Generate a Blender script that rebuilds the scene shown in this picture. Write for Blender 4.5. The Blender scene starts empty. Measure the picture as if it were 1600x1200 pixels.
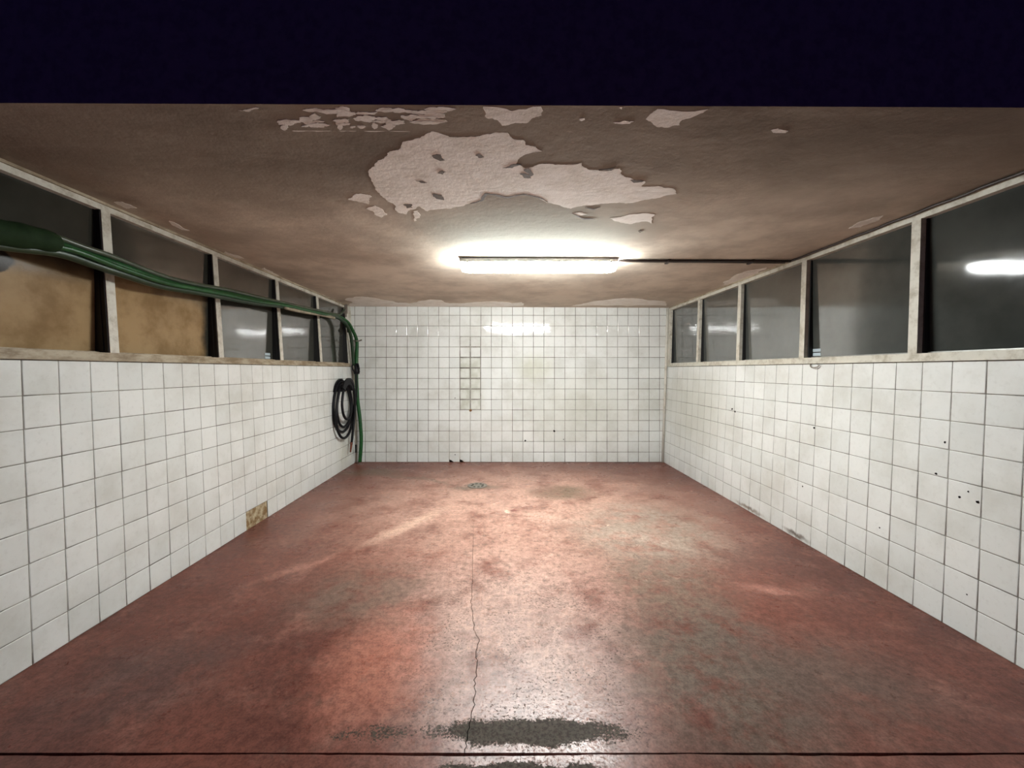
import bpy, math, random
from mathutils import Vector, Matrix
random.seed(7)
S = bpy.context.scene
COL = S.collection
F, VX, VY, H = 630.0, 786.0, 578.0, 1.315      # focal length in px, vanishing point, eye height

# ---------------------------------------------------------------- camera, world, exposure
cd = bpy.data.cameras.new('camera'); cam = bpy.data.objects.new('camera', cd); COL.objects.link(cam)
cd.sensor_width = 36.0; cd.lens = F / 1600 * 36; cd.shift_x = (800 - VX) / 1600; cd.shift_y = -(600 - VY) / 1600
cd.clip_start = 0.02
cam.location = (0, 0, H); cam.rotation_euler = (math.pi / 2, 0, 0)
S.camera = cam
w = bpy.data.worlds.new('night'); S.world = w; w.use_nodes = True
w.node_tree.nodes['Background'].inputs[0].default_value = (0.25, 0.16, 1.0, 1)
w.node_tree.nodes['Background'].inputs[1].default_value = 0.015
S.view_settings.view_transform = 'Standard'; S.view_settings.look = 'None'
S.view_settings.gamma = 1.0; S.view_settings.use_curve_mapping = False
S.view_settings.exposure = 1.58
LAMP = 62.0

# ---------------------------------------------------------------- room measures (metres)
YF, YB = 1.385, 5.75            # opening plane, back wall
P = 0.15                        # tile pitch
SILL = 1.362
def zc(x, y): return H + 0.914 - 0.0045 * x - 0.0041 * (y - YF)
def ceil_pt(px, py, drop=0.0):
    dx, dz = (px - VX) / F, (VY - py) / F
    t = (0.914 + 0.0041 * YF - drop) / (dz + 0.0045 * dx + 0.0041)
    return Vector((dx * t, t, H + dz * t))
def floor_pt(px, py):
    t = H * F / (py - VY)
    return Vector(((px - VX) / F * t, t, 0.0))
def at(px, py, Y): return Vector(((px - VX) / F * Y, Y, H + (VY - py) / F * Y))

# ---------------------------------------------------------------- node helpers
class NT:
    def __init__(s, name):
        s.m = bpy.data.materials.new(name); s.m.use_nodes = True
        s.t = s.m.node_tree; s.b = s.t.nodes['Principled BSDF']
        s._pos = None
    def n(s, typ, **kw):
        nd = s.t.nodes.new(typ)
        for k, v in kw.items(): setattr(nd, k, v)
        return nd
    def put(s, sock, v):
        if isinstance(v, bpy.types.NodeSocket): s.t.links.new(v, sock)
        elif isinstance(v, (tuple, list)) and len(v) == 3 and sock.type == 'RGBA': sock.default_value = (*v, 1)
        else: sock.default_value = v
    def pos(s):
        if not s._pos: s._pos = s.n('ShaderNodeNewGeometry').outputs['Position']
        return s._pos
    def math(s, op, a, b=0.0, clamp=False):
        nd = s.n('ShaderNodeMath', operation=op, use_clamp=clamp); s.put(nd.inputs[0], a); s.put(nd.inputs[1], b); return nd.outputs[0]
    def vec(s, op, a, b):
        nd = s.n('ShaderNodeVectorMath', operation=op); s.put(nd.inputs[0], a); s.put(nd.inputs[1], b)
        return nd.outputs['Value'] if op in ('LENGTH', 'DOT_PRODUCT') else nd.outputs[0]
    def noise(s, scale, detail=4, rough=0.55, v=None, stretch=None, col=False):
        v = v or s.pos()
        if stretch: v = s.vec('MULTIPLY', v, stretch)
        nd = s.n('ShaderNodeTexNoise'); s.put(nd.inputs['Vector'], v)
        nd.inputs['Scale'].default_value = scale; nd.inputs['Detail'].default_value = detail; nd.inputs['Roughness'].default_value = rough
        return nd.outputs['Color'] if col else nd.outputs[0]
    def rng(s, v, a, b, c=0.0, d=1.0, smooth=True):
        nd = s.n('ShaderNodeMapRange', interpolation_type='SMOOTHSTEP' if smooth else 'LINEAR')
        for i, x in enumerate((v, a, b, c, d)): s.put(nd.inputs[i], x)
        return nd.outputs[0]
    def mix(s, f, a, b, mode='MIX'):
        nd = s.n('ShaderNodeMix', data_type='RGBA', blend_type=mode)
        s.put(nd.inputs[0], f); s.put(nd.inputs[6], a); s.put(nd.inputs[7], b); return nd.outputs[2]
    def warp(s, amount, scale, v=None, detail=4):
        v = v or s.pos()
        c = s.noise(scale, detail, 0.6, v=v, col=True)
        c = s.vec('SUBTRACT', c, (0.5, 0.5, 0.5)); c = s.vec('MULTIPLY', c, (amount,) * 3)
        return s.vec('ADD', v, c)
    def blob(s, v, c, r, ang=0.0, soft=0.5):
        """soft spot mask: 1 inside an ellipse (centre c, radii r, turned by ang about z), fading to 0 at its rim"""
        d = s.vec('SUBTRACT', v, tuple(c))
        if ang:
            ro = s.n('ShaderNodeVectorRotate', rotation_type='Z_AXIS'); s.put(ro.inputs['Vector'], d); ro.inputs['Angle'].default_value = -ang; d = ro.outputs[0]
        d = s.vec('MULTIPLY', d, tuple(0.0 if q is None else 1.0 / q for q in r))
        return s.rng(s.vec('LENGTH', d, (0, 0, 0)), 1.0, 1.0 - soft, 0, 1)
    def bump(s, h, strength=0.2, dist=0.01):
        nd = s.n('ShaderNodeBump'); s.put(nd.inputs['Height'], h); nd.inputs['Strength'].default_value = strength
        nd.inputs['Distance'].default_value = dist; s.t.links.new(nd.outputs[0], s.b.inputs['Normal'])
    def out(s, col=None, rough=None, spec=None, metal=None):
        for k, v in (('Base Color', col), ('Roughness', rough), ('Specular IOR Level', spec), ('Metallic', metal)):
            if v is not None: s.put(s.b.inputs[k], v)
        return s.m

def simple(name, col, rough=0.5, spec=0.5, metal=0.0, var=0.25, scale=30.0):
    t = NT(name)
    f = t.rng(t.noise(scale), 0.35, 0.7)
    c = t.mix(f, col, tuple(q * (1 - var) for q in col))
    return t.out(c, rough, spec, metal)

# ---------------------------------------------------------------- materials
def tile_material(name, rough, wave):
    t = NT(name)
    rnd = t.n('ShaderNodeObjectInfo').outputs['Random']
    base = t.mix(rnd, (0.69, 0.71, 0.685), (0.77, 0.785, 0.76))
    cloud = t.rng(t.noise(2.2, 6, 0.65), 0.42, 0.75)
    base = t.mix(t.math('MULTIPLY', cloud, 0.6), base, (0.50, 0.50, 0.445))
    fine = t.rng(t.noise(38, 5, 0.7), 0.50, 0.8)
    base = t.mix(t.math('MULTIPLY', fine, 0.28), base, (0.42, 0.41, 0.37))
    wp = t.warp(0.22, 5); wm = t.warp(0.06, 16)
    for c, r, k, col in (((0.45, YB, 1.35), (0.42, None, 0.30), 0.35, (0.50, 0.52, 0.36)),
                         ((1.15, YB, 0.75), (1.1, None, 0.75), 0.35, (0.55, 0.56, 0.46)),
                         ((-0.40, YB, 0.92), (0.22, None, 0.30), 0.50, (0.42, 0.42, 0.33)),
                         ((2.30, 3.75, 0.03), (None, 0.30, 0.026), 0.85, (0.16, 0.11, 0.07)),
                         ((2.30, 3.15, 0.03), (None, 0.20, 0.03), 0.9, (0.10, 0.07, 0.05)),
                         ((2.30, 4.9, 0.85), (None, 1.1, 0.7), 0.6, (0.47, 0.47, 0.40)),
                         ((-2.1, 5.35, 0.2), (None, 0.4, 0.35), 0.35, (0.60, 0.57, 0.42))):
        cc = tuple(0 if q is None else p for p, q in zip(c, r))
        side = t.math('GREATER_THAN', t.vec('DOT_PRODUCT', t.pos(), (1 if c[0] > 2 else -1 if c[0] < -2 else 0, 1 if c[1] == YB else 0, 0)), 2.0)
        m = t.math('MULTIPLY', t.math('MULTIPLY', t.blob(wm if c[2] == 0.03 else wp, cc, r, soft=0.9), side), k)
        base = t.mix(m, base, col)
    rr = t.math('ADD', t.math('MULTIPLY', t.noise(9, 4), 0.14 if rough > 0.1 else 0.05), rough)
    hh = t.noise(11, 2, 0.5)
    if rough < 0.1: hh = t.math('ADD', hh, t.math('MULTIPLY', t.noise(40, 3, 0.6, stretch=(0.35, 1, 1.0)), 0.40))
    t.bump(hh, wave, 0.01)
    return t.out(base, rr, 0.5)
M_TILE = tile_material('glazed_tile', 0.24, 0.05)
M_TILE_B = tile_material('glazed_tile_back', 0.015, 0.11)
t = NT('glazed_tile_repair')
b = t.mix(t.rng(t.noise(9, 5), 0.35, 0.7), (0.66, 0.68, 0.63), (0.50, 0.51, 0.44))
M_TILE_R = t.out(b, 0.12)

t = NT('grout')
b = t.mix(t.rng(t.noise(1.7, 5, 0.7), 0.35, 0.65), (0.12, 0.105, 0.085), (0.36, 0.35, 0.31))
b = t.mix(t.math('MULTIPLY', t.rng(t.noise(45, 3), 0.5, 0.7), 0.4), b, (0.05, 0.042, 0.033))
M_GROUT = t.out(b, 0.9, 0.2)

t = NT('bare_plaster')
b = t.mix(t.rng(t.noise(22, 6, 0.65), 0.38, 0.62), (0.50, 0.42, 0.28), (0.24, 0.15, 0.07))
b = t.mix(t.rng(t.noise(60, 4, 0.7), 0.56, 0.7), b, (0.07, 0.035, 0.015))
t.bump(t.noise(50, 5), 0.6, 0.01)
M_PLASTER = t.out(b, 0.95, 0.1)
t = NT('white_plaster')
b = t.mix(t.rng(t.noise(8, 6, 0.65), 0.45, 0.75), (0.66, 0.64, 0.57), (0.44, 0.40, 0.32))
M_WPLASTER = t.out(b, 0.8, 0.2)

# sooty painted ceiling
def ceiling_material(name):
    t = NT(name)
    st = t.noise(1.3, 6, 0.62, stretch=(0.7, 1.3, 1.0))
    b = t.mix(t.rng(st, 0.35, 0.68), (0.335, 0.290, 0.235), (0.225, 0.192, 0.155))
    b = t.mix(t.math('MULTIPLY', t.rng(t.noise(3.4, 5, 0.6, stretch=(0.5, 1.6, 1)), 0.5, 0.75), 0.5), b, (0.42, 0.37, 0.305))
    wp = t.warp(0.30, 2.4, detail=5)
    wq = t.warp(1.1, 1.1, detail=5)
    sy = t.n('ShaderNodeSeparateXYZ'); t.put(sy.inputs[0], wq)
    lamp_reach = t.rng(sy.outputs['Y'], 1.75, 2.45)  # lamplight painted into the ceiling colour: lighter deeper in, darker by the opening
    b = t.mix(t.math('MULTIPLY', lamp_reach, 0.85), b, t.mix(t.rng(t.noise(2.1, 6, 0.66), 0.34, 0.68), (0.72, 0.635, 0.525), (0.48, 0.41, 0.335)))
    # pale green paint near the flaked patch, lamp glow put into its colour
    m = t.blob(wp, (0.18, 2.72, 0), (0.98, 0.80, None), soft=0.65)
    b = t.mix(t.math('MULTIPLY', m, 0.9), b, (0.45, 0.46, 0.40))
    sp = t.math('MULTIPLY', t.rng(t.noise(26, 4, 0.7, stretch=(0.5, 1.5, 1)), 0.56, 0.72), t.math('MULTIPLY', m, 0.5))
    b = t.mix(sp, b, (0.33, 0.33, 0.27))
    t.bump(t.noise(16, 6, 0.65), 0.25, 0.01)
    return t.out(b, 0.95, 0.06)
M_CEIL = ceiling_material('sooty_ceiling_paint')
t = NT('flaked_plaster')
b = t.mix(t.rng(t.noise(7, 7, 0.68), 0.38, 0.70), (0.93, 0.89, 0.83), (0.82, 0.77, 0.69))
b = t.mix(t.math('MULTIPLY', t.rng(t.noise(20, 5, 0.7, stretch=(0.5, 1.4, 1)), 0.52, 0.72), 0.4), b, (0.50, 0.45, 0.37))
t.bump(t.noise(30, 6, 0.7), 0.35, 0.01)
M_FLAKE = t.out(b, 0.9, 0.15)
M_REMNANT = simple('paint_remnant', (0.17, 0.135, 0.105), 0.8)

# painted concrete floor
t = NT('red_painted_concrete')
pos = t.pos(); wp = t.warp(0.40, 2.6, detail=6); wf = t.warp(0.12, 9, detail=5)
b = t.mix(t.rng(t.noise(1.6, 6, 0.6), 0.35, 0.68), (0.175, 0.062, 0.044), (0.115, 0.044, 0.034))
b = t.mix(t.rng(t.noise(4.0, 7, 0.66), 0.48, 0.75), b, (0.24, 0.105, 0.078))
def fb(px, py): q = floor_pt(px, py); return (q.x, q.y, 0)
def spot(b, v, c, r, ang, soft, k, col, tex=None):
    m = t.math('MULTIPLY', t.blob(v, c, (r[0], r[1], None), ang, soft), k)
    if tex is not None: m = t.math('MULTIPLY', m, tex)
    return t.mix(m, b, col)
patchy = t.rng(t.noise(3.2, 8, 0.70), 0.26, 0.58)
patchy2 = t.rng(t.noise(5.5, 8, 0.72), 0.34, 0.58)
rag = t.rng(t.noise(11, 8, 0.75), 0.36, 0.60)
b = spot(b, wp, (0.05, 2.2, 0), (0.95, 1.25), 0, 0.75, 0.95, (0.53, 0.345, 0.285), patchy)      # worn pale centre
b = spot(b, wp, (0.15, 4.0, 0), (2.7, 2.2), 0, 0.85, 0.92, (0.54, 0.325, 0.25), patchy)        # worn back half
b = spot(b, wp, (-0.56, 1.85, 0), (0.36, 0.55), 0, 0.8, 0.6, (0.46, 0.175, 0.118))          # redder area
b = spot(b, wp, (0.92, 1.85, 0), (0.55, 0.75), -0.3, 0.7, 0.90, (0.150, 0.118, 0.094), patchy2)  # grey areas
b = spot(b, wp, (1.35, 1.7, 0), (0.6, 0.5), 0, 0.8, 0.7, (0.125, 0.092, 0.074), patchy)
b = spot(b, wp, (1.15, 3.3, 0), (0.85, 1.0), -0.5, 0.7, 0.85, (0.34, 0.27, 0.215), patchy2)
b = spot(b, wp, (1.0, 2.5, 0), (0.5, 0.5), 0.5, 0.7, 0.8, (0.20, 0.145, 0.11), rag)
b = spot(b, wp, (0.62, 4.30, 0), (0.50, 0.36), 0, 0.7, 0.85, (0.16, 0.11, 0.07), patchy)
b = spot(b, wp, (-0.80, 2.35, 0), (0.6, 0.45), 0.3, 0.8, 0.75, (0.19, 0.13, 0.10), patchy2)
b = spot(b, wp, (-1.5, 1.75, 0), (0.5, 0.3), 0.3, 0.8, 0.6, (0.085, 0.055, 0.050), patchy)
b = spot(b, wp, (-1.65, 5.15, 0), (0.62, 0.26), 0, 0.8, 0.80, (0.15, 0.10, 0.07))
b = spot(b, wp, (-0.30, 4.55, 0), (0.36, 0.14), 0.1, 0.8, 0.80, (0.17, 0.13, 0.095))
b = spot(b, wp, (-1.0, 4.85, 0), (0.8, 0.07), -0.38, 0.8, 0.60, (0.19, 0.13, 0.095))
b = spot(b, wf, (-0.78, 3.45, 0), (0.70, 0.11), 1.02, 0.8, 0.75, (0.64, 0.42, 0.32))           # pale dragged trails
b = spot(b, wf, (-1.33, 2.70, 0), (0.50, 0.075), 0.72, 0.9, 0.55, (0.42, 0.20, 0.15), patchy)
b = spot(b, wf, (1.58, 2.42, 0), (0.26, 0.08), -0.35, 0.9, 0.65, (0.42, 0.19, 0.145), patchy)
b = spot(b, wf, (0.42, 3.6, 0), (0.34, 0.09), -0.4, 0.9, 0.55, (0.62, 0.42, 0.33), rag)
b = spot(b, wf, (1.1, 3.15, 0), (0.5, 0.16), -0.5, 0.9, 0.5, (0.56, 0.43, 0.35), rag)
b = t.mix(t.math('MULTIPLY', t.rng(t.noise(9, 8, 0.75), 0.52, 0.72), 0.45), b, (0.15, 0.095, 0.075))
for px, py, r in ((793, 799, 0.035), (802, 797, 0.03)):
    b = spot(b, wf, fb(px, py), (r, r * 1.3), 0, 0.5, 0.9, (0.70, 0.48, 0.38) if px == 793 else (0.2, 0.06, 0.05))
# dark speckle where the coat has pitted
area = t.blob(wp, (0.10, 1.95, 0), (0.85, 1.0, None), 0, 0.6)
fleck = t.rng(t.noise(78, 5, 0.75), 0.535, 0.60)
cl = t.rng(t.noise(5, 4, 0.6), 0.38, 0.60)
b = t.mix(t.math('MULTIPLY', t.math('MULTIPLY', area, fleck), t.math('MULTIPLY', cl, 0.95)), b, (0.07, 0.048, 0.040))
area2 = t.blob(wp, (0.3, 3.0, 0), (1.3, 1.6, None), 0, 0.6)
b = t.mix(t.math('MULTIPLY', t.math('MULTIPLY', area2, t.rng(t.noise(17, 7, 0.76), 0.53, 0.62)), 0.6), b, (0.15, 0.10, 0.08))
mott = t.math('ADD', t.math('MULTIPLY', t.noise(28, 7, 0.75), 0.9), t.math('MULTIPLY', t.noise(110, 4, 0.7), 0.5))
mv = t.rng(mott, 0.50, 0.90, 0.62, 1.30)
cmb = t.n('ShaderNodeCombineColor'); [t.put(cmb.inputs[i_], mv) for i_ in range(3)]
b = t.mix(1.0, b, cmb.outputs[0], 'MULTIPLY')
# matt grey tyre-worn band along the threshold
bandv = t.warp(0.07, 12, detail=6)
bs = t.math('MAXIMUM', t.blob(bandv, (0.10, 1.47, 0), (0.62, 0.098, None), 0, 0.95), t.math('MULTIPLY', t.blob(bandv, (-0.45, 1.46, 0), (0.42, 0.09, None), 0, 1.0), 0.5))
bs = t.math('MAXIMUM', bs, t.math('MULTIPLY', t.blob(bandv, (0.06, 1.325, 0), (0.50, 0.045, None), 0, 0.9), 0.85))
grit = t.math('ADD', t.math('MULTIPLY', t.noise(105, 5, 0.78), 0.9), t.math('MULTIPLY', t.noise(13, 6, 0.7), 0.5))
band = t.rng(t.math('ADD', bs, t.math('MULTIPLY', t.math('SUBTRACT', grit, 0.70), 1.6)), 0.36, 0.52)
b = t.mix(t.math('MULTIPLY', band, 0.92), b, t.mix(t.rng(t.noise(70, 4, 0.7), 0.42, 0.62), (0.075, 0.072, 0.058), (0.035, 0.032, 0.027)))
r = t.rng(t.noise(4.5, 6, 0.65), 0.3, 0.7, 0.24, 0.40)
r = t.math('ADD', r, t.math('MULTIPLY', t.math('MULTIPLY', area, fleck), 0.25))
r = t.math('ADD', r, t.math('MULTIPLY', band, 0.35))
hgt = t.math('ADD', t.math('MULTIPLY', t.noise(40, 6, 0.7), 0.6), t.math('MULTIPLY', fleck, -0.35))
t.bump(hgt, 0.16, 0.01)
polish = t.rng(t.blob(wp, (0.10, 1.9, 0), (0.75, 1.0, None), 0, 0.8), 0.0, 1.0, 0.10, 0.80)
polish = t.math('MULTIPLY', polish, t.math('SUBTRACT', 1.0, t.math('MULTIPLY', t.math('MAXIMUM', band, t.math('MULTIPLY', area, fleck)), 0.85)))
M_FLOOR = t.out(b, r, polish)

t = NT('window_frame_paint')
b = t.mix(t.rng(t.noise(14, 6, 0.68), 0.42, 0.72), (0.60, 0.58, 0.50), (0.36, 0.32, 0.245))
M_FRAME = t.out(b, 0.5, 0.4)
t = NT('grimy_sill_paint')
b = t.mix(t.rng(t.noise(16, 6, 0.68, stretch=(1, 0.4, 1)), 0.35, 0.65), (0.44, 0.38, 0.28), (0.22, 0.165, 0.10))
M_SILL = t.out(b, 0.6, 0.3)
M_BEAD = simple('aluminium_bead', (0.34, 0.34, 0.32), 0.35, 0.5, 0.7)
M_SEAL_SHADE = simple('black_seal_and_shade', (0.012, 0.012, 0.012), 0.6)  # rubber seals, and the strips painted black for shade on the mullions

def glass_material(name, dust, film):
    t = NT(name)
    d = t.rng(t.noise(2.6, 6, 0.6), 0.3, 0.75)
    b = t.mix(d, dust, tuple(q * 0.6 for q in dust))
    if film:     # brown dried film that covers the lower part of the two nearest panes
        wv = t.warp(0.16, 3.4, detail=4)
        sx = t.n('ShaderNodeSeparateXYZ'); t.put(sx.inputs[0], wv)
        low = t.math('MULTIPLY', t.rng(sx.outputs['Z'], 1.93, 1.74), t.rng(sx.outputs['Y'], 3.02, 2.94))
        gap = t.blob(t.warp(0.05, 9), (0, 1.69, 1.80), (None, 0.15, 0.075), 0, 0.12)
        fc = t.mix(t.rng(t.noise(6, 5, 0.6), 0.35, 0.7), (0.36, 0.245, 0.125), (0.23, 0.145, 0.065))
        b = t.mix(low, b, t.mix(gap, fc, (0.030, 0.020, 0.013)))
        t.put(t.b.inputs['Transmission Weight'], t.math('SUBTRACT', 0.25, t.math('MULTIPLY', low, 0.22)))
    else:
        t.b.inputs['Transmission Weight'].default_value = 0.25
    t.b.inputs['IOR'].default_value = 1.32
    t.bump(t.noise(5, 2), 0.03, 0.01)
    return t.out(b, t.math('ADD', t.rng(t.noise(12, 4), 0.3, 0.7, 0.055, 0.085), t.math('MULTIPLY', low, 0.28) if film else 0.0), t.math('SUBTRACT', 0.17, t.math('MULTIPLY', low, 0.12)) if film else 0.15)
M_GLASS_L = glass_material('dusty_glass_brown_film', (0.050, 0.050, 0.040), True)
M_GLASS_R = glass_material('dusty_glass', (0.068, 0.074, 0.067), False)
M_STICKER = simple('sticker_paper', (0.48, 0.56, 0.60), 0.5, var=0.1)
M_LINTEL = simple('outside_paint', (0.20, 0.19, 0.20), 0.9, 0.1)
M_DARK = simple('dark_void', (0.01, 0.008, 0.007), 0.9, 0.1)

t = NT('lamp_diffuser')
t.b.inputs['Base Color'].default_value = (0.9, 0.9, 0.88, 1)
t.b.inputs['Emission Color'].default_value = (0.965, 1.0, 0.985, 1); t.b.inputs['Emission Strength'].default_value = LAMP
M_DIFF = t.m
M_HOUSING = simple('lamp_housing', (0.42, 0.40, 0.38), 0.5)
M_CLIP = simple('lamp_clip', (0.55, 0.55, 0.52), 0.4)
M_CABLE = simple('dark_cable', (0.035, 0.022, 0.018), 0.5)
M_CONDUIT = simple('grey_conduit', (0.20, 0.17, 0.14), 0.5)
M_GREEN = simple('green_hose', (0.012, 0.085, 0.020), 0.38, 0.35, var=0.45)
M_DGREEN = simple('dark_green_hose', (0.012, 0.038, 0.014), 0.4, 0.5, var=0.35)
M_SLEEVE = simple('dark_green_sleeve', (0.010, 0.026, 0.007), 0.8, 0.15)
M_GREYHOSE = simple('grey_green_hose', (0.060, 0.078, 0.048), 0.32, 0.5, var=0.4, scale=12)
M_BEIGE = simple('beige_pipe', (0.34, 0.29, 0.20), 0.45, 0.4, var=0.5, scale=18)
M_BLACK = simple('black_rubber', (0.006, 0.006, 0.008), 0.5, 0.22)
M_RUST = simple('rusty_nozzle', (0.22, 0.07, 0.04), 0.6, 0.4, 0.3)
M_STEEL = simple('dull_steel', (0.33, 0.30, 0.25), 0.45, 0.5, 0.6)

# ---------------------------------------------------------------- mesh helpers
def link(o, parent=None):
    COL.objects.link(o)
    if parent is not None: o.parent = parent
    return o
def mesh(name, vs, fs, mat, smooth=False):
    me = bpy.data.meshes.new(name); me.from_pydata([tuple(v) for v in vs], [], fs); me.update()
    if mat: me.materials.append(mat)
    if smooth: me.polygons.foreach_set('use_smooth', [True] * len(me.polygons))
    return me
def obj(name, vs, fs, mat, parent=None, smooth=False):
    return link(bpy.data.objects.new(name, mesh(name, vs, fs, mat, smooth)), parent)
def tag(o, label, cat=None, group=None, kind=None):
    o['label'] = label
    if cat: o['category'] = cat
    if group: o['group'] = group
    if kind: o['kind'] = kind
    return o
def empty(name, loc=(0, 0, 0)):
    o = bpy.data.objects.new(name, None); o.location = loc; o.empty_display_size = 0.05; return link(o)
BOXF = [(0, 3, 2, 1), (4, 5, 6, 7), (0, 1, 5, 4), (1, 2, 6, 5), (2, 3, 7, 6), (3, 0, 4, 7)]
def boxv(x0, x1, y0, y1, z0, z1):
    return [(x0, y0, z0), (x1, y0, z0), (x1, y1, z0), (x0, y1, z0), (x0, y0, z1), (x1, y0, z1), (x1, y1, z1), (x0, y1, z1)]
def boxes(lst):
    vs, fs = [], []
    for b_ in lst:
        k = len(vs); vs += boxv(*b_) if not isinstance(b_[0], (tuple, Vector)) else list(b_)
        fs += [tuple(i + k for i in f) for f in BOXF]
    return vs, fs
def spline(pts, n=10):
    pts = [Vector(p) for p in pts]; q = [2 * pts[0] - pts[1]] + pts + [2 * pts[-1] - pts[-2]]; out = []
    for i in range(1, len(q) - 2):
        a, b_, c, d = q[i - 1:i + 3]
        for k in range(n):
            u = k / n
            out.append(0.5 * (2 * b_ + (c - a) * u + (2 * a - 5 * b_ + 4 * c - d) * u * u + (3 * b_ - a - 3 * c + d) * u ** 3))
    return out + [pts[-1]]
def tube(pts, r, seg=10, closed=False):
    """r: number or function of t in 0..1"""
    vs, fs = [], []; n = len(pts); prev = None
    for i, p in enumerate(pts):
        if closed: d = pts[(i + 1) % n] - pts[i - 1]
        else: d = pts[min(i + 1, n - 1)] - pts[max(i - 1, 0)]
        d.normalize()
        if prev is None: a = d.orthogonal().normalized()
        else: a = (prev - d * prev.dot(d)).normalized()
        prev = a; b_ = d.cross(a); rr = r(i / (n - 1)) if callable(r) else r
        vs += [p + (a * math.cos(2 * math.pi * k / seg) + b_ * math.sin(2 * math.pi * k / seg)) * rr for k in range(seg)]
    for i in range(n if closed else n - 1):
        j = (i + 1) % n
        fs += [(i * seg + k, i * seg + (k + 1) % seg, j * seg + (k + 1) % seg, j * seg + k) for k in range(seg)]
    if not closed: fs += [tuple(range(seg))[::-1], tuple((n - 1) * seg + k for k in range(seg))]
    return vs, fs
def merge(*parts):
    vs, fs = [], []
    for v, f in parts:
        k = len(vs); vs += list(v); fs += [tuple(i + k for i in q) for q in f]
    return vs, fs

# a leaning wall panel: u runs along +Y, v up the slope, n into the room
class Panel:
    def __init__(s, o, u, v):
        s.o, s.u, s.v = Vector(o), Vector(u).normalized(), Vector(v).normalized(); s.n = s.u.cross(s.v)
    def p(s, u, v, n=0.0): return s.o + s.u * u + s.v * v + s.n * n
    def flip(s): s.n = -s.n; return s
    def box(s, u0, u1, v0, v1, n0, n1, v0b=None, v1b=None):
        v0b = v0 if v0b is None else v0b; v1b = v1 if v1b is None else v1b
        return [s.p(u0, v0, n0), s.p(u1, v0b, n0), s.p(u1, v0b, n1), s.p(u0, v0, n1),
                s.p(u0, v1, n0), s.p(u1, v1b, n0), s.p(u1, v1b, n1), s.p(u0, v1, n1)]
    def mat(s, u, v, n=0.0):
        m = Matrix.Identity(4); o = s.p(u, v, n)
        for i in range(3): m[i][0], m[i][1], m[i][2], m[i][3] = s.u[i], s.v[i], s.n[i], o[i]
        return m
XL0, XL1, XL2 = -2.095, -2.147, -2.205
XR0, XR1, XR2 = 2.285, 2.340, 2.368
ZT = 2.23
pl_l = Panel((XL0, 0, 0), (0, 1, 0), (XL1 - XL0, 0, SILL))
pl_r = Panel((XR0, 0, 0), (0, 1, 0), (XR1 - XR0, 0, SILL))
pw_l = Panel((XL1, 0, SILL), (0, 1, 0), (XL2 - XL1, 0, ZT - SILL))
pw_r = Panel((XR1, 0, SILL), (0, 1, 0), (XR2 - XR1, 0, ZT - SILL))
for p_ in (pl_r, pw_r): p_.flip()
pl_b = Panel((0, YB, 0), (1, 0, 0), (0, 0, 1))
TH = 0.008                                       # tile thickness; panel n=0 is the glazed face

# ---------------------------------------------------------------- structure: floor
crack = [(floor_pt(px, py).x, floor_pt(px, py).y) for px, py in
         ((727, 1176.5), (731, 1150), (738, 1118), (742, 1090), (741, 1068), (747, 1040), (743, 1020), (750, 1002), (741, 985), (739, 966), (736, 945), (738, 925), (738, 890), (739, 850), (740, 812))]
fine = []
for (x0, y0), (x1, y1) in zip(crack[:-1], crack[1:]):
    for k in range(5):
        u = k / 5; fine.append((x0 + (x1 - x0) * u + random.uniform(-1, 1) * (0.006 if y0 < 2.6 else 0.002), y0 + (y1 - y0) * u))
fine.append(crack[-1]); YJ = YF
fine[0] = (fine[0][0], YJ)
def cw(y): return 0.0012 * max(0.0, min(1.0, (3.75 - y) / 1.6)) + (0 if y > 3.7 else 0.0004)
fl_vs, fl_fs = [], []
def slab(pts, z0=-0.03):
    global fl_vs, fl_fs
    k = len(fl_vs); n = len(pts)
    fl_vs += [(x, y, 0) for x, y in pts] + [(x, y, z0) for x, y in pts]
    fl_fs.append(tuple(k + i for i in range(n)))
    fl_fs += [(k + i, k + n + i, k + n + (i + 1) % n, k + (i + 1) % n) for i in range(n)]
FX0, FX1 = -2.6, 2.75
ye = fine[-1][1]
slab([(FX0, YJ)] + [(x - cw(y), y) for x, y in fine[:1]] + [(x - cw(y), y) for x, y in fine[1:]] + [(fine[-1][0], YB + 0.2), (FX0, YB + 0.2)])
slab([(FX1, YJ), (FX1, YB + 0.2), (fine[-1][0], YB + 0.2)] + [(x + cw(y), y) for x, y in reversed(fine)])
# joint with a ragged lip along the threshold, outside slab beyond it
lip = [(FX0 + (FX1 - FX0) * i / 120, YJ - 0.0085 + random.uniform(-1, 1) * 0.0016 + 0.003 * math.sin(i * 0.2)) for i in range(121)]
slab([(FX0, -2.0), (FX1, -2.0)] + lip[::-1])
floor = tag(obj('floor', fl_vs, fl_fs, M_FLOOR), 'worn red painted concrete floor with grey stains and a crack', 'floor', kind='structure')
v, f = boxes([(FX0, FX1, -2.0, YB + 0.2, -0.10, -0.029)])
obj('sub_base', v, f, M_DARK, floor)

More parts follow.
